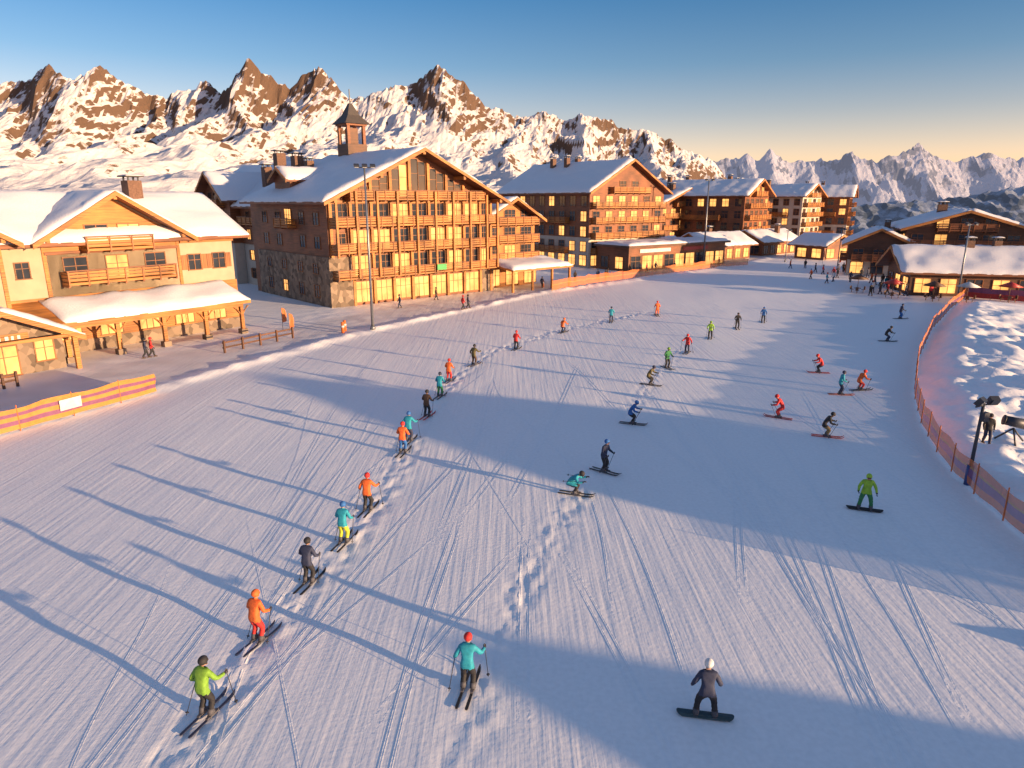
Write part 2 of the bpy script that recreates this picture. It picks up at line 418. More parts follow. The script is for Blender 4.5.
c1=[S(u,v,YC) for u,v in [(-400,100),(-200,85),(-120,95),(-40,82),(0,80),(25,74),(60,62),(72,74),(85,80),(98,80),(113,69),(124,80),(135,86),(150,95),(170,88),(195,75),(205,84),(215,88),(232,83),(243,70),(252,59),(262,68),(275,76),(288,86),(300,73),(318,65),(330,76),(352,97),(370,99),(385,90),(395,82),(412,82),(425,74),(437,62),(447,68),(457,74),(470,86),(482,98),(495,108),(520,116),(545,109),(565,118),(598,113),(620,126),(655,133),(690,150),(715,162),(745,200),(800,260)]]
MM=mountmat('alpine_rock_and_snow',(.62,.60,.61),(.12,.078,.055),.53,.60,(1,.6,.4),.0,ns=.006,low=(30,150,.2))
mountain('mountain_massif',[(p[0],p[2]) for p in c1],YC,-2900,1150,7.5,800,2950,10,-60,.36,MM,2300,190)
YF=7500
c2=[S(u,v,YF) for u,v in [(-200,170),(200,165),(500,165),(690,165),(725,158),(748,153),(758,158),(770,149),(790,160),(815,159),(832,157),(850,151),(860,158),(870,162),(893,154),(905,150),(915,141),(928,151),(945,157),(960,160),(985,151),(1000,158),(1024,157),(1060,150),(1120,160),(1250,150),(1500,165)]]
MF=mountmat('distant_range',(.30,.31,.37),(.07,.08,.11),.54,.63,(.36,.37,.48),.30,ns=.002)  # distance haze put into the bluish base colour and emission
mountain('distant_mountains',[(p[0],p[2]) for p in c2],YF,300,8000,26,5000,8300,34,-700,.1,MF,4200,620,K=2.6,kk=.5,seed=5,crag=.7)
YM=3300
c3=[S(u,v,YM) for u,v in [(600,260),(700,235),(790,212),(850,205),(900,202),(950,198),(1000,190),(1060,182),(1200,170),(1500,150)]]
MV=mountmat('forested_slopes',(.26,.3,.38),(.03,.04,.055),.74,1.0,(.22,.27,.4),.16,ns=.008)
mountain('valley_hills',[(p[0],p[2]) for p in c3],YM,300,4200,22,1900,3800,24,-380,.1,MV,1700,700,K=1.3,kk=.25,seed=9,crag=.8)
# ---------------------------------------------------------------- hotel
def hotel():
    b=B()
    W=27;D=24;ze=14;zr=20.2;xm=13.5
    b.prismy('walls',M['mid'],[(0,0),(W,0),(W,ze-.33),(xm,zr-.36),(0,ze-.33)],0,D)
    b.box('stone_base',M['stone'],-.25,3.2,-.25,D-2,0,6.4)
    b.box('stone_base',M['stone'],24.6,27.2,-.2,5,0,3.6)
    fr=('front',0)
    bays=[3.2+i*(21.4/7) for i in range(8)]
    bx=[0.35]+bays+[26.65]
    for x in bx:
        top=ze+(zr-ze)*(1-abs(x-xm)/13.5)-.9
        b.fbox('timber_posts',M['gold'],fr,x-.2,x+.2,0 if x>3 else 6.4,top,0,.35)
        b.fbox('timber_posts',M['gold'],fr,x-.14,x+.14,3.7 if x>3 else 6.4,min(top,14.6),1.72,1.98)
    fl=[3.8,7.1,10.4]
    for fi,z in enumerate(fl):
        b.balcony(fr,.2,W-.2,z,1.7,M['gold'])
        for i in range(len(bx)-1):
            a=(bx[i]+bx[i+1])/2; w=bx[i+1]-bx[i]-.7
            if fi<2 and i==0: b.window(fr,a,z+.9,1.2,1.3); continue
            b.window(fr,a,z+.1,w,2.5,2,lit=random.random()<.28)
    b.balcony(fr,2.5,W-2.5,13.7,1.7,M['gold'])
    for i in range(len(bx)-1):
        a=(bx[i]+bx[i+1])/2; w=bx[i+1]-bx[i]-.6
        # gable glazing: two panes per bay stepping up with the roof
        for sgn in (-1,1):
            c=a+sgn*w*.25; ww=w*.5-.08
            t=min(ze+(zr-ze)*(1-abs(x-xm)/13.5) for x in (c-ww/2,c+ww/2))-1.0
            if t-13.8>.9: b.window(fr,c,13.85,ww,t-13.85,0,lit=random.random()<.18)
        if i>0: b.window(fr,a,.35,bx[i+1]-bx[i]-.6,2.7,2,lit=random.random()<.75)
    b.fbox('tie_beam',M['gold'],fr,.5,W-.5,13.1,13.45,.02,.4)
    for x,z in ((0.1,14),(6.8,17.1),(13.5,20.2),(20.2,17.1),(26.9,14)):
        b.box('purlins',M['gold'],x-.2,x+.2,-2.4,-.01,z-.85,z-.4)
    b.roof(0,W,0,D,ze,zr,1.6,2.6,'y',oy2=.0)
    b.fbox('hotel_sign',M['green'],fr,15.3,16.9,4.0,4.8,1.99,2.09)
    lf=('left',0)
    for z in (7.4,10.4):
        for a in (3,7.2,14.5,19): b.window(lf,a,z,1.5,1.5,1,lit=False)
    lf2=('left',-.25)
    for a in (3.5,8,13,18): b.window(lf2,a,1.1,1.3,1.5,1,lit=random.random()<.3); b.window(lf2,a,4.2,1.2,1.2,1,lit=False)
    b.balcony(lf,9,13.5,10.1,1.2,M['mid']); b.window(lf,11.2,10.2,2,2.1,2)
    b.box('rear_walls_plaster',M['white'],2.5,W-.01,D+.01,60,0,6.6)
    b.prismy('rear_walls',M['mid'],[(2.2,6.6),(W,6.6),(W,13),(14.6,19.4),(2.2,13)],D+.01,60.3)
    b.roof(2.2,W,D,60,13.3,20,1.4,.0,'y',oy2=1.5)
    b.prismx('bay_walls',M['mid'],[(34,6.7),(46,6.7),(46,14),(40,17.6),(34,14)],.6,13)
    b.box('bay_plaster',M['white'],.8,2.45,34.2,45.8,0,6.7)
    b.roof(.6,14,34,46,14.2,18.0,1.2,1.6,'x',oy2=0)
    bf=('left',.6)
    for z in (7.0,9.9,12.6):
        b.balcony(bf,36,44,z,1.3,M['mid'])
        for a in (37.6,40,42.4): b.window(bf,a,z+.1,1.5,2.0,1)
    for z in (1.2,4.1):
        for a in (27,31): b.window(('left',2.5),a,z,1.3,1.5,1,shut=True)
        for a in (37,40,43): b.window(('left',.8),a,z,1.3,1.5,1)
        for a in (49,53,57): b.window(('left',2.5),a,z,1.3,1.5,1)
    for z in (7.4,10.2):
        for a in (27,31,49,53,57): b.window(('left',2.2),a,z,1.3,1.5,1)
    b.balcony(('left',2.2),25.5,32.5,9.9,1.2,M['mid'])
    b.prismx('dormer',M['mid'],[(13,14.6),(18,14.6),(18,16.4),(15.5,17.7),(13,16.4)],1.5,9)
    b.roof(1.5,9,13,18,16.6,18.0,.6,.8,'x',oy2=0)
    for x,y,z,w in ((9,26,20.2,1.5),(6,31,18.6,1.3),(17,24,21.4,1.5),(11,37,21.2,1.6),(19,44,20.5,1.4),(8,20,19.2,1.1)): b.chimney(x,y,15.5,z,w)
    X,Y=13.5,16.5
    b.box('turret_base',M['dark'],X-1.6,X+1.6,Y-1.6,Y+1.6,18,21.6)
    for dx in (-1.3,1.3):
        for dy in (-1.3,1.3): b.box('turret_posts',M['mid'],X+dx-.22,X+dx+.22,Y+dy-.22,Y+dy+.22,21.6,24.2)
    b.box('turret_core',M['dark'],X-.7,X+.7,Y-.7,Y+.7,21.7,23.9)
    b.box('turret_cornice',M['mid'],X-1.7,X+1.7,Y-1.7,Y+1.7,24.2,24.45)
    vv,ff,_,_=b.g('turret_roof',M['slate']); n=len(vv)
    for r,z in ((2.1,24.45),(1.0,25.7),(.22,27.4)):
        vv+=[(X-r,Y-r,z),(X+r,Y-r,z),(X+r,Y+r,z),(X-r,Y+r,z)]
    for l in (0,4):
        for i in range(4): j=(i+1)%4; ff.append((n+l+i,n+l+j,n+l+4+j,n+l+4+i))
    ff.append((n+8,n+9,n+10,n+11)); ff.append((n+3,n+2,n+1,n))
    b.box('turret_spire',M['dmetal'],X-.06,X+.06,Y-.06,Y+.06,27.4,29.4)
    b.prismy('annex_walls',M['gold'],[(27.01,0),(38,0),(38,10.6),(32.5,13.4),(27.01,10.6)],2,16)
    b.roof(27.3,38,2,16,11,13.9,1.0,1.8,'y',oy2=1)
    af=('front',2)
    for z in (4.4,7.2,9.9):
        b.balcony(af,27.4,37.8,z,1.4,M['gold'])
        for a in (29,32.5,36): b.window(af,a,z+.1,2.2,2.0,2)
    b.slab('canopy',M['gold'],[(27,-5,3.4),(40,-5,3.4),(40,2,4.3),(27,2,4.3)],.3)
    b.snow('canopy_snow',[(27,-5,3.4),(40,-5,3.4),(40,1.9,4.3),(27,1.9,4.3)],.5)
    for x in (27.3,31.4,35.6,39.6): b.box('canopy_posts',M['gold'],x-.15,x+.15,-4.7,-4.4,0,3.2)
    for x in (29,33,37): b.window(af,x,.3,2.6,2.5,2,lit=True)
    return b.finish('grand_chalet_hotel',-23.2,88,R(42))
hotel()
# ---------------------------------------------------------------- left chalet
def left_chalet():
    b=B()
    x0,x1,y0,y1=-14,24,4,18
    b.prismx('walls',M['plaster'],[(y0,0),(y1,0),(y1,10.3),(11,13.8),(y0,10.3)],x0,x1)
    b.roof(x0,x1,y0,y1,10.6,14.2,1.3,1.4,'x')
    def gable(a,w,ze,zr,d):
        b.prismy('gable_walls',M['plaster'],[(a-w/2,0),(a+w/2,0),(a+w/2,ze-.33),(a,zr-.36),(a-w/2,ze-.33)],y0-d,y0+6)
        b.roof(a-w/2,a+w/2,y0-d,y0+6.5,ze,zr,1.3,1.7,'y',oy2=0)
        fr=('front',y0-d)
        pts=[(a-w/2+.02,9.12),(a+w/2-.02,9.12),(a+w/2-.02,ze-.45),(a,zr-.5),(a-w/2+.02,ze-.45)]
        b.prismy('gable_boards',M['gold'],pts,y0-d-.05,y0-d-.005)
        fb=('front',y0-d-.05)
        for z in (6.4,9.3):
            ww=w*.82 if z<9 else w*.5
            f_=fr if z<9 else fb
            b.balcony(f_,a-ww/2,a+ww/2,z,1.4,M['gold'])
            for k in ((-.3,0,.3) if z<9 else (-.12,.12)): b.window(f_,a+k*w,z+.1,1.9,2.0 if z<9 else 1.9,1,lit=(k==0 or k==.12))
        for k in (-.5,.5):
            b.fbox('corner_boards',M['gold'],fr,a+k*w-.15,a+k*w+.15,0,ze-.4,-.1,.12)
        b.fbox('tie_beams',M['mid'],fr,a-w*.5,a+w*.5,8.85,9.1,.02,.2)
        for kx in (-.5,0,.5):
            x=a+kx*w; z=zr-abs(kx)*2*(zr-ze)
            b.box('purlins',M['gold'],x-.15,x+.15,y0-d-1.5,y0-d-.06,z-.75,z-.38)
    gable(12,12,10.7,14.3,0)
    gable(-3.5,12,10.9,14.6,.8)
    fr=('front',y0)
    for z in (6.3,): 
        for a in (19.6,22.3): b.window(fr,a,z+.3,1.3,1.5,1,shut=True)
    b.fbox('side_beam',M['gold'],fr,18.2,24.05,9.3,9.9,.02,.25)
    for a in (4.2,): b.window(fr,a,7,1,1.3,1)
    rt=('right',x1)
    for z in (6.6,3.2):
        for a in (7,11,15): b.window(rt,a,z,1.3,1.5,1,shut=True)
    b.slab('porch_roof',M['gold'],[(-12,-.8,3.5),(22.5,-.8,3.5),(22.5,4,5.0),(-12,4,5.0)],.3)
    b.snow('porch_snow',[(5,-.8,3.5),(22.5,-.8,3.5),(22.5,3.9,5.0),(5,3.9,5.0)],.5)
    b.snow('porch_snow',[(-12,-.8,3.5),(-6,-.8,3.5),(-6,3,5.0),(-12,3,5.0)],.5)
    b.box('porch_beam',M['gold'],-12,22,-.15,.15,2.85,3.15)
    for x in (5.2,9.4,13.6,17.8,21.8):
        b.box('porch_posts',M['gold'],x-.17,x+.17,-.17,.17,.5,2.85)
        b.box('porch_stone',M['stone'],x-.35,x+.35,-.35,.35,0,.5)
        for sg in (-1,1):
            b.prismy('porch_braces',M['gold'],[(x+sg*.17,2.0),(x+sg*.17,2.25),(x+sg*.9,2.85),(x+sg*.72,2.85)],-.08,.08)
    b.box('timber_cladding',M['gold'],-6,24.1,3.9,3.985,1.1,5.2)
    b.box('stone_plinth',M['stone'],-6,24.2,3.8,3.98,0,1.1)
    pf=('front',3.9)
    for a in (7,10.6,14.2,17.8,21.4):
        b.window(pf,a,1.3,1.9,1.7,2,lit=True)
    b.prismy('entry_walls',M['stone'],[(-4.5,0),(4.3,0),(4.3,3.0),(-.1,5.0),(-4.5,3.0)],-1.5,3.9)
    b.roof(-4.5,4.3,-1.5,3.9,3.3,5.4,1.2,1.6,'y',oy2=0)
    ef=('front',-1.5)
    b.window(ef,0,.1,1.9,2.3,1,lit=True); b.window(ef,-3,.9,1.4,1.6,1,lit=True); b.window(ef,2.9,.9,1.3,1.6,1,lit=True)
    b.fbox('sign_board',M['gold'],ef,-1.9,1.9,2.75,3.35,.05,.15)
    for i,wd in enumerate((.22,.16,.2,.12,.24,.18,.2)):
        b.fbox('sign_letters',M['bwhite'],ef,-1.4+i*.42,-1.4+i*.42+wd,2.9,3.2,.151,.18)
    for x in (-4.9,4.7): b.box('entry_posts',M['gold'],x-.17,x+.17,-3.0,-2.66,0,2.75)
    b.box('entry_beam',M['gold'],-5.2,5,-3.0,-2.7,2.76,3.0)
    b.chimney(17,9.5,12,15.4,1.4); b.chimney(1.5,9.5,12,15.4,1.3)
    b.chimney(-9,12,12,15.6,1.3)
    return b.finish('alpine_chalet',-41,53,R(54))
left_chalet()
# ---------------------------------------------------------------- generic chalets
def chalet(name,ox,oy,ang,W,D,floors,fh,rise,lower='white',upper='mid',bal='gold',plast=1,axis='y',balc=True,chim=2,z=0,ov=1.5,snow_t=.45,faces=('front','left','right'),glow=.6):
    b=B(); ze=floors*fh+.6; zr=ze+rise
    zp=plast*fh+.1
    b.box('plaster_walls',M[lower],.05,W-.05,.05,D-.05,-2,zp)
    if axis=='y':
        b.prismy('timber_walls',M[upper],[(0,zp),(W,zp),(W,ze-.33),(W/2,zr-.36),(0,ze-.33)],0,D)
        b.roof(0,W,0,D,ze,zr,1.2,ov,'y',snow_t=snow_t)
    else:
        b.prismx('timber_walls',M[upper],[(0,zp),(D,zp),(D,ze-.33),(D/2,zr-.36),(0,ze-.33)],0,W)
        b.roof(0,W,0,D,ze,zr,1.2,ov,'x',snow_t=snow_t)
    for fc in faces:
        L=W if fc in('front','back') else D
        c={'front':0,'left':0,'right':W,'back':D}[fc]
        nb=max(2,int(L/3.2)); gap=L/nb
        for k in range(floors+(1 if (rise>2.5 and axis=='y' and fc=='front') else 0)):
            zz=k*fh
            for i in range(nb):
                a=gap*(i+.5)
                if k>=floors and abs(a-W/2)>W*.22: continue
                cc=c
                if k<plast: cc=c+(.05 if fc in('front','left') else -.05)
                if k==0: b.window((fc,cc),a,.5,gap*.6,2.0,1,lit=random.random()<glow)
                else: b.window((fc,cc),a,zz+.35,gap*.5,fh-1.1,1)
            if balc and k>=1 and k<floors:
                if fc=='front': b.balcony((fc,c),.6,W-.6,zz+.12,1.4,M[bal])
                elif k%2==1: b.balcony((fc,c),L*.2,L*.8,zz+.12,1.2,M[bal])
            if balc and k>=floors: b.balcony((fc,c),W*.25,W*.75,zz+.12,1.3,M[bal])
    rr=random.Random(int(ox*7+oy))
    for i in range(chim):
        x=W*rr.uniform(.25,.75); y=D*rr.uniform(.2,.8); b.chimney(x,y,ze,zr+.9,1.0)
    return b.finish(name,ox,oy,R(ang),z)
chalet('apartment_chalet',15.5,141,37,22,30,5,3.0,6.0,'white','mid','gold',plast=2,chim=3)
def podium():
    b=B()
    b.box('walls',M['mid'],0,30,0,9,0,4.6)
    b.slab('roof',M['dark'],[(-.8,-.8,5),(30.8,-.8,5),(30.8,9,5),(-.8,9,5)],.4)
    b.snow('roof_snow',[(-.7,-.7,5),(30.7,-.7,5),(30.7,9,5),(-.7,9,5)],.5)
    for i in range(9): b.window(('front',0),1.9+i*3.27,.3,2.7,2.6,1,lit=i%3!=0)
    for i in range(2): b.window(('left',0),2.5+i*4,.5,2,2.2,1)
    b.fbox('shop_sign',M['bwhite'],('front',0),3,12,3.5,4.2,.0,.12); b.fbox('shop_sign_red',M['redp'],('front',0),16,24,3.5,4.2,.0,.12)
    b.finish('shop_pavilion',22.5,133.5,R(37))
podium()
chalet('apartment_chalet',58,176,50,16,30,5,2.9,3.6,'white','mid','gold',plast=1,chim=3)
chalet('apartment_chalet',38,182,37,22,16,4,3,4,'white','mid','gold',plast=1,chim=3)
chalet('apartment_chalet',88,214,45,14,20,5,2.9,3.2,'white','white','gold',plast=1,chim=2)
chalet('apartment_chalet',106,222,60,11,18,5,2.9,3,'white','mid','gold',plast=2,chim=2)
chalet('apartment_chalet',60,205,37,24,16,5,3,3,'white','dark','gold',plast=1,chim=3)
chalet('ski_shop',44,156,37,16,9,1,3.4,2.2,'white','mid','gold',plast=0,axis='x',balc=False,chim=1)
chalet('ski_shop',62,172,40,16,9,1,3.4,2.2,'white','mid','gold',plast=0,axis='x',balc=False,chim=1)
chalet('ski_shop',30,150,37,10,7,1,3.2,1.8,'white','gold','gold',plast=0,axis='x',balc=False,chim=0)
chalet('ski_shop',72,160,30,9,8,1,3.2,2,'white','mid','gold',plast=0,axis='y',balc=False,chim=0)
chalet('mountain_restaurant',58,100,-14,20,12,1,3.4,2.8,'stone','dark','mid',plast=0,axis='x',balc=False,chim=2,ov=1.6,glow=.8)
chalet('alpine_lodge',70,124,-20,18,14,3,2.8,2.8,'white','dark','mid',plast=1,axis='y',chim=2,faces=('front','left'))
chalet('alpine_lodge',90,112,-10,16,14,3,2.8,2.6,'white','dark','mid',plast=1,axis='x',chim=2,faces=('front','left'))
chalet('alpine_lodge',62,128,-25,10,10,2,2.8,2.4,'white','dark','mid',plast=1,axis='y',chim=1,faces=('front','left'))
# unseen chalets added outside the frame, south-east, to cast shadow bands across the run
chalet('alpine_lodge',62,-3,60,12,10,2,2.8,3.0,'white','dark','mid',plast=1,axis='y',chim=0,faces=('front','left'))
chalet('alpine_lodge',44,-12,60,7,6,1,2.8,1.6,'white','dark','mid',plast=0,axis='y',balc=False,chim=0,faces=('front','left'))
# ---------------------------------------------------------------- fences
def rib_fence(name,P,h,bands,post='metal',sp=2.2,pole_h=.15,z0=.15):
    e=bpy.data.objects.new(name,None); COL.objects.link(e)
    Q=[]
    for (ax,ay),(bx,by) in zip(P[:-1],P[1:]):
        L=math.hypot(bx-ax,by-ay); n=max(1,int(L/.55))
        for i in range(n): Q.append((ax+(bx-ax)*i/n,ay+(by-ay)*i/n))
    Q.append(P[-1])
    def P3(i,zz):
        x,y=Q[i]; w=.05*math.sin(i*1.3)+.08*noise.noise(Vector((i*.3,zz*2,4)))
        sag=.07*math.sin(i*.78)+.05*noise.noise(Vector((i*.4,3,1)))
        return (x+w,y+w,gz(x,y)+z0+zz*(h+sag*zz))
    for bi,(f0,f1,mat) in enumerate(bands):
        v=[];f=[]
        for i in range(len(Q)): v+=[P3(i,f0),P3(i,f1)]
        for i in range(len(Q)-1): f.append((2*i,2*i+2,2*i+3,2*i+1))
        mkobj('banner_band_%d'%bi,v,f,[M[mat]],parent=e)
    acc=sp; last=None
    bm=bmesh.new()
    for i,(x,y) in enumerate(Q):
        if last: acc+=math.hypot(x-last[0],y-last[1])
        last=(x,y)
        if acc>=sp:
            acc=0
            bmesh.ops.create_cone(bm,cap_ends=True,segments=8,radius1=.035,radius2=.03,depth=h+z0+pole_h,matrix=Matrix.Translation((x+.05*math.sin(i*1.3),y+.05*math.sin(i*1.3)+.04,gz(x,y)+(h+z0+pole_h)/2)))
    me=bpy.data.meshes.new('posts'); bm.to_mesh(me); bm.free(); me.materials.append(M[post]); o=bpy.data.objects.new('posts',me); COL.objects.link(o); o.parent=e
    return e
Lf=[(-37,24),(-30.2,38),(-25.6,47.5)]
e=rib_fence('safety_banner_fence',Lf,1.35,[(0,.22,'yellow'),(.22,.42,'purple'),(.42,.62,'yellow'),(.62,.78,'purple'),(.78,1,'yellow')],post='orange',sp=3)
mkobj('sponsor_board',[(-28.5,41.2,.62),(-27.9,42.45,.62),(-27.9,42.45,1.3),(-28.5,41.2,1.3)],[(0,1,2,3)],[M['bwhite']],parent=e)
NB=[(0,.3,'netor'),(.3,.62,'netpu'),(.62,.7,'netye'),(.7,1,'netor')]
rib_fence('safety_net_fence',NETR,1.25,NB,post='orange',sp=2.5)
rib_fence('safety_net_fence',[G(u,v) for u,v in [(552,292),(600,284),(650,276),(700,270),(748,265.5)]],1.4,[(0,.5,'netor'),(.5,.6,'netye'),(.6,1,'netor')],post='orange',sp=3)
rib_fence('safety_net_fence',[G(u,v) for u,v in [(966,298),(1005,302),(1060,306)]],1.4,[(0,.5,'redp'),(.5,1,'purple')],post='orange',sp=3)
def rail_fence(P):
    b=B(); (ax,ay),(bx,by)=P; L=math.hypot(bx-ax,by-ay); n=max(2,int(L/2))
    for i in range(n+1): x=L*i/n; b.box('posts',M['dark'],x-.08,x+.08,-.08,.08,-.2,1.15)
    b.box('rail_top',M['dark'],-.1,L+.1,.085,.14,.85,1.0); b.box('rail_bottom',M['dark'],-.1,L+.1,.085,.14,.4,.55)
    b.finish('wooden_rail_fence',ax,ay,math.atan2(by-ay,bx-ax))
rail_fence([G(225,353),G(293,338)])
rail_fence([G(-10,392),G(18,386)])
# ---------------------------------------------------------------- lamp masts
def tube(bm,p0,p1,r0,r1,seg=8,mi=0):
    p0=Vector(p0);p1=Vector(p1);d=p1-p0
    if d.length<1e-5: return
    q=d.to_track_quat('Z','Y').to_matrix().to_4x4(); m=Matrix.Translation((p0+p1)/2)@q
    r=bmesh.ops.create_cone(bm,cap_ends=True,segments=seg,radius1=r0,radius2=r1,depth=d.length,matrix=m)
    for f in set(f for v in r['verts'] for f in v.link_faces): f.material_index=mi; f.smooth=True
def bmbox(bm,c,s,mi=0,rot=None):
    m=Matrix.Translation(c)@((rot or Matrix.Identity(4)))@Matrix.Diagonal((s[0],s[1],s[2],1))
    r=bmesh.ops.create_cube(bm,size=1,matrix=m)
    for f in set(f for v in r['verts'] for f in v.link_faces): f.material_index=mi
def ell(bm,c,s,mi=0,rot=None,u=14,v=10):
    m=Matrix.Translation(c)@((rot or Matrix.Identity(4)))@Matrix.Diagonal((s[0],s[1],s[2],1))
    r=bmesh.ops.create_uvsphere(bm,u_segments=u,v_segments=v,radius=1,matrix=m)
    for f in set(f for v in r['verts'] for f in v.link_faces): f.material_index=mi; f.smooth=True
def bmobj(name,bm,mats,loc=(0,0,0),rz=0):
    me=bpy.data.meshes.new(name); bm.to_mesh(me); bm.free()
    for m in mats: me.materials.append(m)
    o=bpy.data.objects.new(name,me); COL.objects.link(o); o.location=loc; o.rotation_euler=(0,0,rz); return o
def mast(name,x,y,h,heads,r=.16,pad=None):
    bm=bmesh.new(); tube(bm,(0,0,-.3),(0,0,h),r,r*.55,12,0); tube(bm,(0,0,0),(0,0,.35),r*1.9,r*1.6,12,0)
    w=.8 if heads>1 else .5
    tube(bm,(-w,0,h-.15),(w,0,h-.15),.06,.06,8,0)
    for i in range(heads):
        hx=-w+2*w*i/max(1,heads-1) if heads>1 else w
        bmbox(bm,(hx,-.25,h+.02),(.5,.45,.22),1,Matrix.Rotation(R(25),4,'X'))
        bmbox(bm,(hx,-.28,h-.1),(.42,.36,.03),2,Matrix.Rotation(R(25),4,'X'))
        tube(bm,(hx,0,h-.15),(hx,-.15,h),.03,.03,6,0)
    if pad: tube(bm,(0,0,.02),(0,0,1.8),r*2.2,r*2.2,12,3)
    return bmobj(name,bm,[M['metal'],M['dmetal'],M['bwhite'],M[pad or 'metal']],(x,y,gz(x,y)),R(20))
x,y=G(373,331); mast('floodlight_mast',x,y,16.6,3)
x,y=G(703,266); mast('floodlight_mast',x,y,17.5,2,.2)
x,y=G(957,301); mast('floodlight_mast',x,y,10.4,2,.15)
x,y=G(837,270); mast('street_lamp',x,y,8,1,.12)
x,y=G(868,262); mast('street_lamp',x,y,8,1,.12)
x,y=G(785,262); mast('street_lamp',x,y,7,1,.12)
def small_flood():
    x,y=G(967,485); bm=bmesh.new()
    tube(bm,(0,0,-.3),(.1,0,4.2),.1,.07,10,0); tube(bm,(0,0,0),(0.02,0,1.0),.16,.16,12,1)
    tube(bm,(-.35,0,4.0),(.5,0,4.1),.04,.04,8,0)
    for hx,a in ((-.3,20),(.45,-15)):
        rot=Matrix.Rotation(R(a),4,'Z')@Matrix.Rotation(R(35),4,'X')
        bmbox(bm,(hx,-.15,4.3),(.42,.25,.4),2,rot); bmbox(bm,(hx,-.29,4.24),(.36,.03,.33),4,rot)
    bmbox(bm,(.18,-.1,3.5),(.3,.25,.45),2)
    bmobj('floodlight_pole',bm,[M['dmetal'],plain('blue_pad',(.03,.06,.2),.6),M['dmetal'],M['bwhite'],M['glass']],(x,y,gz(x,y)),R(15))
small_flood()
def snow_gun(x,y):
    bm=bmesh.new()
    for a in (90,210,330): tube(bm,(0,0,.8),(math.cos(R(a))*.8,math.sin(R(a))*.8,0),.05,.05,8,0)
    tube(bm,(-.5,0,1.1),(.5,0,1.25),.3,.26,18,1); tube(bm,(-.62,0,1.08),(-.5,0,1.1),.2,.3,18,0); tube(bm,(.5,0,1.25),(.55,0,1.26),.29,.29,18,2)
    bmobj('snow_cannon',bm,[M['dmetal'],M['dmetal'],M['black']],(x,y,gz(x,y)),R(160))
snow_gun(*G(1010,446))
def fin_flag(x,y,h=2.4,c='orange'):
    bm=bmesh.new(); tube(bm,(0,0,-.2),(0,0,h),.03,.02,8,0)
    vs=[bm.verts.new(p) for p in [(0.02,0,h),(.35,.03,h-.15),(.5,.08,h-.7),(.45,-.02,h-1.5),(.02,0,h-1.6)]]
    f=bm.faces.new(vs); f.material_index=1
    bmobj('fin_flag',bm,[M['metal'],M[c]],(x,y,gz(x,y)),R(20))
fin_flag(*G(283,330),2.4); fin_flag(*G(290,331),1.9)
def bollard(x,y):
    bm=bmesh.new(); tube(bm,(0,0,-.05),(0,0,1.1),.18,.16,12,0); ell(bm,(0,0,1.1),(.16,.16,.08),0); tube(bm,(0,0,.6),(0,0,.8),.185,.183,12,1)
    bmobj('padded_marker',bm,[M['orange'],M['bwhite']],(x,y,gz(x,y)))
for u,v in ((343,333),(345,331),(543,287)): bollard(*G(u,v))
for u,v,c in ((838,272,'redp'),(852,268,'redp'),(884,270,'redp'),(890,266,'orange'),(822,266,'orange'),(875,276,'redp'),(905,282,'redp')): fin_flag(*G(u,v),3.4,c)
def parasol(x,y,c):
    bm=bmesh.new(); tube(bm,(0,0,0),(0,0,2.6),.04,.04,8,0); tube(bm,(0,0,2.1),(0,0,2.75),1.5,.05,8,1); tube(bm,(0,0,.68),(0,0,.72),.5,.5,14,0)
    for a in range(3): 
        cx,cy=math.cos(a*2.1)*.9,math.sin(a*2.1)*.9; bmbox(bm,(cx,cy,.45),(.42,.42,.05),0); bmbox(bm,(cx*1.2,cy*1.2,.7),(.4,.06,.5),0,Matrix.Rotation(a*2.1+1.57,4,'Z')); bmbox(bm,(cx,cy,.22),(.06,.06,.44),0)
    bmobj('terrace_parasol',bm,[M['dark'],M[c]],(x,y,gz(x,y)))
for x,y,c in ((54,97,'redp'),(58,94,'dark'),(62,93,'bwhite'),(67,92,'redp'),(52,103,'dark'),(72,91,'dark')): parasol(x,y,c)
# ---------------------------------------------------------------- people
BASE=dict(pel=(0,-.06,.90),spi=(0,-.02,1.10),che=(0,.05,1.30),nec=(0,.09,1.47),he0=(0,.12,1.54),he1=(0,.13,1.63),he2=(0,.12,1.71),
 shL=(-.19,.05,1.39),shR=(.19,.05,1.39),elL=(-.31,.06,1.13),elR=(.31,.06,1.13),wrL=(-.30,.28,1.03),wrR=(.30,.28,1.03),haL=(-.29,.35,1.02),haR=(.29,.35,1.02),
 hiL=(-.10,-.06,.84),hiR=(.10,-.06,.84),knL=(-.14,.12,.49),knR=(.14,.12,.49),anL=(-.14,-.01,.14),anR=(.14,-.01,.14),toL=(-.14,.15,.09),toR=(.14,.15,.09))
RAD=dict(pel=(.175,.135),spi=(.165,.13),che=(.185,.14),nec=(.062,.062),he0=(.075,.085),he1=(.088,.1),he2=(.06,.07),
 sh=(.09,.09),el=(.07,.07),wr=(.05,.05),ha=(.048,.035),hi=(.12,.12),kn=(.09,.092),an=(.072,.075),to=(.055,.05))
BON=[('pel','spi','j'),('spi','che','j'),('che','nec','j'),('nec','he0','s'),('he0','he1','s'),('he1','he2','s'),
 ('che','shL','j'),('che','shR','j'),('shL','elL','j'),('shR','elR','j'),('elL','wrL','j'),('elR','wrR','j'),('wrL','haL','g'),('wrR','haR','g'),
 ('pel','hiL','p'),('pel','hiR','p'),('hiL','knL','p'),('hiR','knR','p'),('knL','anL','p'),('knR','anR','p'),('anL','toL','b'),('anR','toR','b')]
MI={'j':0,'p':1,'s':2,'g':3,'b':4}   # 5 helmet 6 skis 7 poles 8 goggles
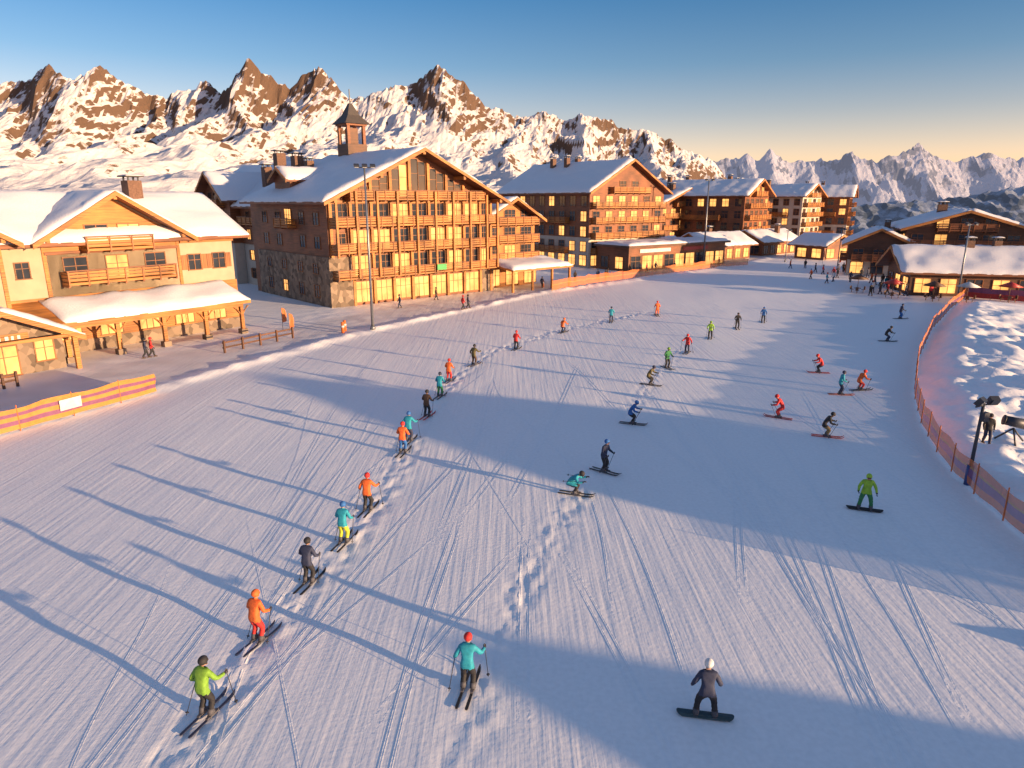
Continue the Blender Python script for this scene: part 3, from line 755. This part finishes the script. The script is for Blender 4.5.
POSES={
'glide':{},
'plant':dict(elR=(.37,.12,1.17),wrR=(.40,.36,1.16),haR=(.40,.43,1.16),elL=(-.33,-.04,1.12),wrL=(-.40,.12,.96),haL=(-.41,.19,.94)),
'carve':dict(pel=(0,-.2,.74),spi=(0,-.1,.93),che=(0,.06,1.10),nec=(0,.17,1.25),he0=(0,.22,1.31),he1=(0,.25,1.39),he2=(0,.26,1.47),shL=(-.19,.09,1.18),shR=(.19,.09,1.18),elL=(-.36,.14,.95),elR=(.36,.14,.95),wrL=(-.38,.38,.90),wrR=(.38,.38,.90),haL=(-.37,.45,.9),haR=(.37,.45,.9),hiL=(-.11,-.2,.70),hiR=(.11,-.2,.70),knL=(-.16,.16,.46),knR=(.16,.16,.46)),
'tuck':dict(pel=(0,-.32,.60),spi=(0,-.18,.76),che=(0,.02,.88),nec=(0,.19,.97),he0=(0,.25,1.0),he1=(0,.31,1.06),he2=(0,.34,1.12),shL=(-.18,.08,.92),shR=(.18,.08,.92),elL=(-.36,.2,.74),elR=(.36,.2,.74),wrL=(-.34,.44,.8),wrR=(.34,.44,.8),haL=(-.33,.51,.82),haR=(.33,.51,.82),hiL=(-.12,-.32,.56),hiR=(.12,-.32,.56),knL=(-.17,.14,.46),knR=(.17,.14,.46)),
'board':dict(pel=(0,-.07,.88),spi=(0,-.04,1.08),che=(0,.03,1.28),nec=(0,.06,1.45),he0=(0,.08,1.52),he1=(0,.10,1.61),he2=(0,.09,1.69),shL=(-.19,.02,1.37),shR=(.19,.02,1.37),elL=(-.33,-.02,1.13),elR=(.32,.0,1.12),wrL=(-.38,.12,.92),wrR=(.36,.18,.94),haL=(-.39,.17,.87),haR=(.36,.24,.91),hiL=(-.12,-.07,.83),hiR=(.12,-.07,.83),knL=(-.21,.08,.48),knR=(.21,.08,.48),anL=(-.25,0,.14),anR=(.25,0,.14),toL=(-.25,.15,.09),toR=(.25,.15,.09)),
'walk':dict(pel=(0,0,.93),spi=(0,0,1.12),che=(0,.02,1.32),nec=(0,.03,1.49),he0=(0,.05,1.56),he1=(0,.05,1.65),he2=(0,.04,1.73),hiL=(-.1,0,.87),hiR=(.1,0,.87),knL=(-.1,.16,.5),knR=(.1,.0,.48),anL=(-.1,.22,.1),anR=(.1,-.24,.13),toL=(-.1,.37,.06),toR=(.1,-.12,.05),elL=(-.27,-.08,1.12),elR=(.27,.04,1.12),wrL=(-.27,-.02,.88),wrR=(.27,.2,.92),haL=(-.27,.0,.81),haR=(.27,.23,.85),shL=(-.19,.02,1.4),shR=(.19,.02,1.4)),
}
def body(pose):
    J=dict(BASE); J.update(POSES[pose])
    names=list(J); idx={n:i for i,n in enumerate(names)}
    me=bpy.data.meshes.new('sk'); me.from_pydata([J[n] for n in names],[(idx[a],idx[b]) for a,b,_ in BON],[])
    o=bpy.data.objects.new('sk',me); COL.objects.link(o)
    o.modifiers.new('s','SKIN')
    if not me.skin_vertices: 
        bpy.context.view_layer.objects.active=o; o.select_set(True); bpy.ops.object.modifier_remove(modifier='s'); bpy.ops.object.modifier_add(type='SKIN')
    sv=me.skin_vertices[0].data
    for n in names:
        r=RAD.get(n) or RAD[n[:2]]
        sv[idx[n]].radius=r; sv[idx[n]].use_root=(n=='pel')
    m=o.modifiers.new('ss','SUBSURF'); m.levels=2; m.render_levels=2
    dg=bpy.context.evaluated_depsgraph_get(); ev=o.evaluated_get(dg); em=bpy.data.meshes.new_from_object(ev)
    bpy.data.objects.remove(o)
    bm=bmesh.new(); bm.from_mesh(em)
    VJ={n:Vector(p) for n,p in J.items()}
    bl=[(VJ[a],VJ[b],MI[k]) for a,b,k in BON]
    for f in bm.faces:
        c=f.calc_center_median(); bd=9;bi=0
        for a,b_,mi in bl:
            d=b_-a; t=max(0,min(1,(c-a).dot(d)/d.length_squared)); q=(c-(a+d*t)).length
            if q<bd-1e-6: bd=q; bi=mi
        if bi==2 and c.z<VJ['he0'].z-.02: bi=0
        if bi==1 and c.z>VJ['hiL'].z-.06: bi=0
        f.material_index=bi; f.smooth=True
    for vtx in bm.verts:   # cloth folds
        vtx.co+=Vector((noise.noise(vtx.co*14),noise.noise(vtx.co*14+Vector((5,0,0))),noise.noise(vtx.co*14+Vector((0,7,0)))))*.012
    hc=VJ['he1']; up=(VJ['he2']-VJ['he0']).normalized()
    fwd=Vector((0,1,0)); fwd=(fwd-up*fwd.dot(up)).normalized()
    rot=Matrix.Rotation(-math.atan2(up.y,up.z),4,'X')
    ell(bm,hc-fwd*.018+up*.035,(.122,.142,.125),5,rot,18,12)
    ell(bm,hc+fwd*.092-up*.005,(.085,.04,.043),8,rot,12,8)
    ell(bm,hc+fwd*.118-up*.045,(.016,.02,.022),2,rot,8,6)
    for s in (-1,1):
        ell(bm,hc-up*.03+Vector((s*.092,0,0)),(.02,.035,.045),5,rot,8,6)
    for s in 'LR':
        a=VJ['an'+s]; t=VJ['to'+s]
        c=(a+t)/2
        bmbox(bm,(c.x,c.y+.0,max(.03,t.z-.035)),(.115,.31,.05),4)
        if pose!='walk': tube(bm,a+Vector((0,0,-.05)),a+(VJ['kn'+s]-a)*.3,.085,.09,12,4)
    if pose in('glide','plant','carve','tuck'):
        for s in 'LR':
            a=VJ['an'+s]
            ys_=[-.85,-.8,-.5,0,.5,.75,.85,.93]; zs_=[.0,.0,.0,.0,.0,.015,.05,.11]; ws=[.03,.045,.042,.036,.045,.05,.04,.012]
            ring=[]
            for yy,zz,ww in zip(ys_,zs_,ws):
                y_=a.y+.05+yy
                ring.append([bm.verts.new((a.x-ww,y_,zz+.008)),bm.verts.new((a.x+ww,y_,zz+.008)),bm.verts.new((a.x+ww,y_,zz+.03)),bm.verts.new((a.x-ww,y_,zz+.03))])
            for i in range(len(ring)-1):
                for j in range(4):
                    k=(j+1)%4; ff=bm.faces.new((ring[i][j],ring[i][k],ring[i+1][k],ring[i+1][j])); ff.material_index=6
            bm.faces.new(ring[0][::-1]).material_index=6; bm.faces.new(ring[-1]).material_index=6
            bmbox(bm,(a.x,a.y-.12,.05),(.08,.08,.05),4); bmbox(bm,(a.x,a.y+.24,.05),(.08,.07,.05),4)
    if pose=='board':
        outl=[]
        for i in range(9): t=-math.pi/2+math.pi*i/8; outl.append((.62+.14*math.cos(t),.13*math.sin(t)))
        for i in range(9): t=math.pi/2+math.pi*i/8; outl.append((-.62+.14*math.cos(t),.13*math.sin(t)))
        def zc(x): return .0+max(0,abs(x)-.6)*.5
        tv=[bm.verts.new((x,y+.04,zc(x)+.035)) for x,y in outl]; bv=[bm.verts.new((x,y+.04,zc(x)+.012)) for x,y in outl]
        bm.faces.new(tv).material_index=6; bm.faces.new(bv[::-1]).material_index=6
        for i in range(len(tv)): j=(i+1)%len(tv); bm.faces.new((tv[i],bv[i],bv[j],tv[j])).material_index=6
    for s,sg in (('L',-1),('R',1)):
        h=VJ['ha'+s]; w=VJ['wr'+s]; d=(h-w).normalized()
        if pose in('glide','plant','carve','tuck'):
            ctr=h+d*.03
            if pose=='tuck': tip=Vector((sg*.42,h.y-1.05,.75))
            else: tip=Vector((h.x+sg*.10,h.y-.38,.03))
            if pose=='plant' and s=='R': tip=Vector((h.x+.06,h.y+.2,.02))
            ax=(ctr-tip).normalized()
            tube(bm,tip,ctr+ax*.09,.011,.012,6,7); tube(bm,ctr-ax*.06,ctr+ax*.08,.019,.019,8,4)
            tube(bm,tip+ax*.07,tip+ax*.085,.05,.05,10,7)
            side=ax.cross(d).normalized(); fw=side.cross(ax).normalized()
            if fw.dot(d)<0: fw=-fw
            for k in range(4):
                o_=ctr+ax*(-.038+.025*k); r=.034-.002*abs(k-1)
                pts=[o_+(side*sg*math.cos(t)+fw*math.sin(t))*r for t in (-.3,.7,1.7,2.8)]
                for a_,b_ in zip(pts[:-1],pts[1:]): tube(bm,a_,b_,.0125,.0115,6,3)
            pts=[ctr+ax*.03-side*sg*.03-fw*.02,ctr+ax*.045-side*sg*.03+fw*.02,ctr+ax*.05+side*sg*.0+fw*.035]
            for a_,b_ in zip(pts[:-1],pts[1:]): tube(bm,a_,b_,.014,.012,6,3)
        else:
            dn=(d+Vector((0,0,-.25))).normalized()
            for k,L in enumerate((.05,.06,.065,.055)):
                o_=h+d*.03+Vector((0,(k-1.5)*.021,0)); m_=o_+d*L*.6; tube(bm,o_,m_,.011,.0105,6,3); tube(bm,m_,m_+(dn+Vector((-sg*.5,0,0))).normalized()*L*.6,.0105,.009,6,3)
            tube(bm,h+Vector((-sg*.02,.03,.0)),h+Vector((-sg*.04,.065,-.03)),.013,.011,6,3)
    me=bpy.data.meshes.new('figure_'+pose); bm.to_mesh(me); bm.free()
    for i in range(9): me.materials.append(M['black'])
    return me
MESH={p:body(p) for p in POSES}
C=dict(green=(.2,.4,.04),lime=(.3,.55,.05),dgreen=(.03,.2,.07),orange=(.8,.15,.03),red=(.6,.03,.03),black=(.02,.02,.025),navy=(.03,.04,.09),teal=(.02,.33,.45),blue=(.03,.15,.45),yellow=(.6,.6,.05),brown=(.09,.05,.03),olive=(.12,.1,.04),white=(.75,.75,.75),grey=(.09,.09,.11),khaki=(.3,.2,.08),slate=(.03,.07,.09))
def person(u,v,pose,jk,pt,hd,helm='black',ski='black',sc=1.0,kind=None):
    x,y=G(u,v)
    nm=kind or {'board':'snowboarder','walk':'pedestrian'}.get(pose,'skier')
    o=bpy.data.objects.new(nm,MESH[pose]); COL.objects.link(o)
    o.location=(x,y,gz(x,y)+.012); o.rotation_euler=(0,0,R(-hd)); o.scale=(sc,sc,sc)
    mats=[cloth(C[jk]),cloth(C[pt]),M['skin'],cloth(C['black']),cloth(C['grey'] if pose!='walk' else C['brown']),cloth(C[helm]),cloth(C[ski]),M['dmetal'],M['goggle']]
    for i,m in enumerate(mats):
        o.material_slots[i].link='OBJECT'; o.material_slots[i].material=m
    return o
PL=[
(207,716,'plant','green','black',18,'black','navy'),(258,642,'glide','orange','red',22,'orange','navy'),(309,583,'glide','navy','black',15,'black','black'),
(344,543,'glide','teal','yellow',15,'blue','black'),(368,510,'plant','orange','black',12,'red','black'),(403,453,'glide','orange','blue',12,'red','black'),
(409,441,'plant','teal','navy',14,'blue','black'),(427,417,'glide','brown','black',20,'black','red'),(440,397,'glide','teal','dgreen',18,'navy','black'),
(449,381,'glide','orange','red',20,'red','black'),(474,365,'plant','olive','brown',30,'black','black'),(516,349,'glide','red','black',25,'red','black'),
(563,332,'carve','orange','navy',35,'orange','black'),(611,322,'glide','teal','navy',15,'navy','black'),(657,316,'glide','orange','orange',0,'red','black'),
(710,339,'glide','lime','black',200,'green','black'),(737,329,'glide','black','black',190,'black','black'),(763,322,'glide','blue','black',200,'blue','black'),
(687,353,'plant','red','navy',210,'red','black'),(667,368,'glide','dgreen','black',160,'green','black'),(650,385,'carve','olive','black',120,'navy','black'),
(632,424,'carve','blue','black',110,'blue','black'),(604,472,'glide','navy','black',130,'blue','black'),(575,494,'tuck','teal','black',110,'black','black'),
(468,690,'plant','teal','black',10,'red','black'),(705,717,'board','navy','black',10,'white','slate'),(864,511,'board','lime','dgreen',200,'lime','black'),
(779,417,'carve','red','red',300,'red','red'),(826,436,'carve','black','khaki',110,'black','red'),(840,394,'glide','teal','navy',100,'navy','orange'),
(860,390,'carve','orange','red',80,'red','black'),(819,373,'carve','red','black',280,'red','red'),(887,341,'carve','black','navy',100,'black','black'),
(900,319,'glide','navy','blue',90,'navy','black'),
(463,311,'walk','red','black',60,'red','black'),(468,310,'walk','navy','black',80,'black','black'),(146,358,'walk','navy','black',60,'black','black'),(152,357,'walk','red','black',60,'red','black'),
(542,288,'walk','navy','black',30,'black','black'),(850,282,'walk','navy','black',30,'black','black'),(843,272,'walk','black','black',30,'black','black'),(880,292,'walk','black','navy',30,'black','black'),
(868,270,'walk','orange','navy',30,'black','black'),(895,290,'walk','red','navy',30,'black','black'),(905,296,'walk','navy','navy',130,'black','black'),(815,272,'walk','navy','navy',130,'black','black'),
(920,292,'walk','black','navy',130,'black','black'),(790,268,'walk','orange','navy',130,'black','black'),(805,268,'walk','black','navy',10,'black','black'),(930,297,'walk','red','black',10,'black','black'),
(640,272,'walk','navy','black',10,'black','black'),(575,281,'walk','brown','black',10,'black','black'),(436,300,'walk','brown','black',80,'black','black'),(400,308,'walk','navy','navy',250,'black','black'),
(985,448,'walk','black','navy',200,'black','black'),
]
rc=random.Random(5)
for i in range(34):
    v_=rc.uniform(268,296); u_=rc.uniform(800,905) if v_<285 else rc.uniform(855,950)
    PL.append((u_,v_,'walk',rc.choice(['black','navy','red','orange','teal','brown','navy','white','black']),rc.choice(['black','navy','brown']),rc.uniform(0,360),rc.choice(['black','black','red','blue']),'black'))
for i in range(8):
    PL.append((rc.uniform(580,740),0,'walk',rc.choice(['black','navy','red','brown']),'black',rc.uniform(0,360),'black','black'))
    u_=PL[-1][0]; PL[-1]=(u_,287-(u_-580)*.13-rc.uniform(3,7))+PL[-1][2:]
for p in PL: person(*p)
# ---------------------------------------------------------------- light & camera
SUN_EL=R(6.0); sx,sy=.86,-.51
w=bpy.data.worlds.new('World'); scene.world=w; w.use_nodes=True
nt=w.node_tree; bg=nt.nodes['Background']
sky=nt.nodes.new('ShaderNodeTexSky'); sky.sky_type='NISHITA'; sky.sun_disc=False
sky.sun_elevation=SUN_EL; sky.sun_rotation=math.atan2(sx,sy); sky.altitude=1800; sky.air_density=1.0; sky.dust_density=1.2; sky.ozone_density=1.5
tc=nt.nodes.new('ShaderNodeTexCoord'); sp=nt.nodes.new('ShaderNodeSeparateXYZ'); nt.links.new(tc.outputs['Generated'],sp.inputs[0])
cr=nt.nodes.new('ShaderNodeValToRGB'); nt.links.new(sp.outputs['Z'],cr.inputs['Fac'])
E=cr.color_ramp.elements
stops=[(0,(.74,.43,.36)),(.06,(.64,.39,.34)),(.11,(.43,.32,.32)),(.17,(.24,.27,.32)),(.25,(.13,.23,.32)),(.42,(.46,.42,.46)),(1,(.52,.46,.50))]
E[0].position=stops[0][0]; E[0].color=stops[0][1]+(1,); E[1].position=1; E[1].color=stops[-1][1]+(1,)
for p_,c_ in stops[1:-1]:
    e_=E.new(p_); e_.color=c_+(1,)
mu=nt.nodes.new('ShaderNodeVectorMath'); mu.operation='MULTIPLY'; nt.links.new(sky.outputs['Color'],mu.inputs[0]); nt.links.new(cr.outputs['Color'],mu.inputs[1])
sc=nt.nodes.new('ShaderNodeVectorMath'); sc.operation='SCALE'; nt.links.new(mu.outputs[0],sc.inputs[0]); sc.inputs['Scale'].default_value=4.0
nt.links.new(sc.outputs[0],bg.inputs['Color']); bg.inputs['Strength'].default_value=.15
L=bpy.data.lights.new('sun','SUN'); L.energy=10.5; L.angle=R(.5); L.color=(1,.66,.37)
lo=bpy.data.objects.new('sun',L); COL.objects.link(lo)
d=Vector((-sx*math.cos(SUN_EL),-sy*math.cos(SUN_EL),-math.sin(SUN_EL)))
lo.rotation_euler=d.to_track_quat('-Z','Y').to_euler(); lo.location=(60,-40,30)
cam=bpy.data.cameras.new('camera'); co=bpy.data.objects.new('camera',cam); COL.objects.link(co)
co.location=(0,0,H); co.rotation_euler=(math.pi/2-PITCH,0,0); cam.lens=24.01; cam.sensor_width=36; cam.clip_end=40000; cam.clip_start=.1
scene.camera=co
scene.view_settings.view_transform='Standard'; scene.view_settings.look='None'; scene.view_settings.exposure=0
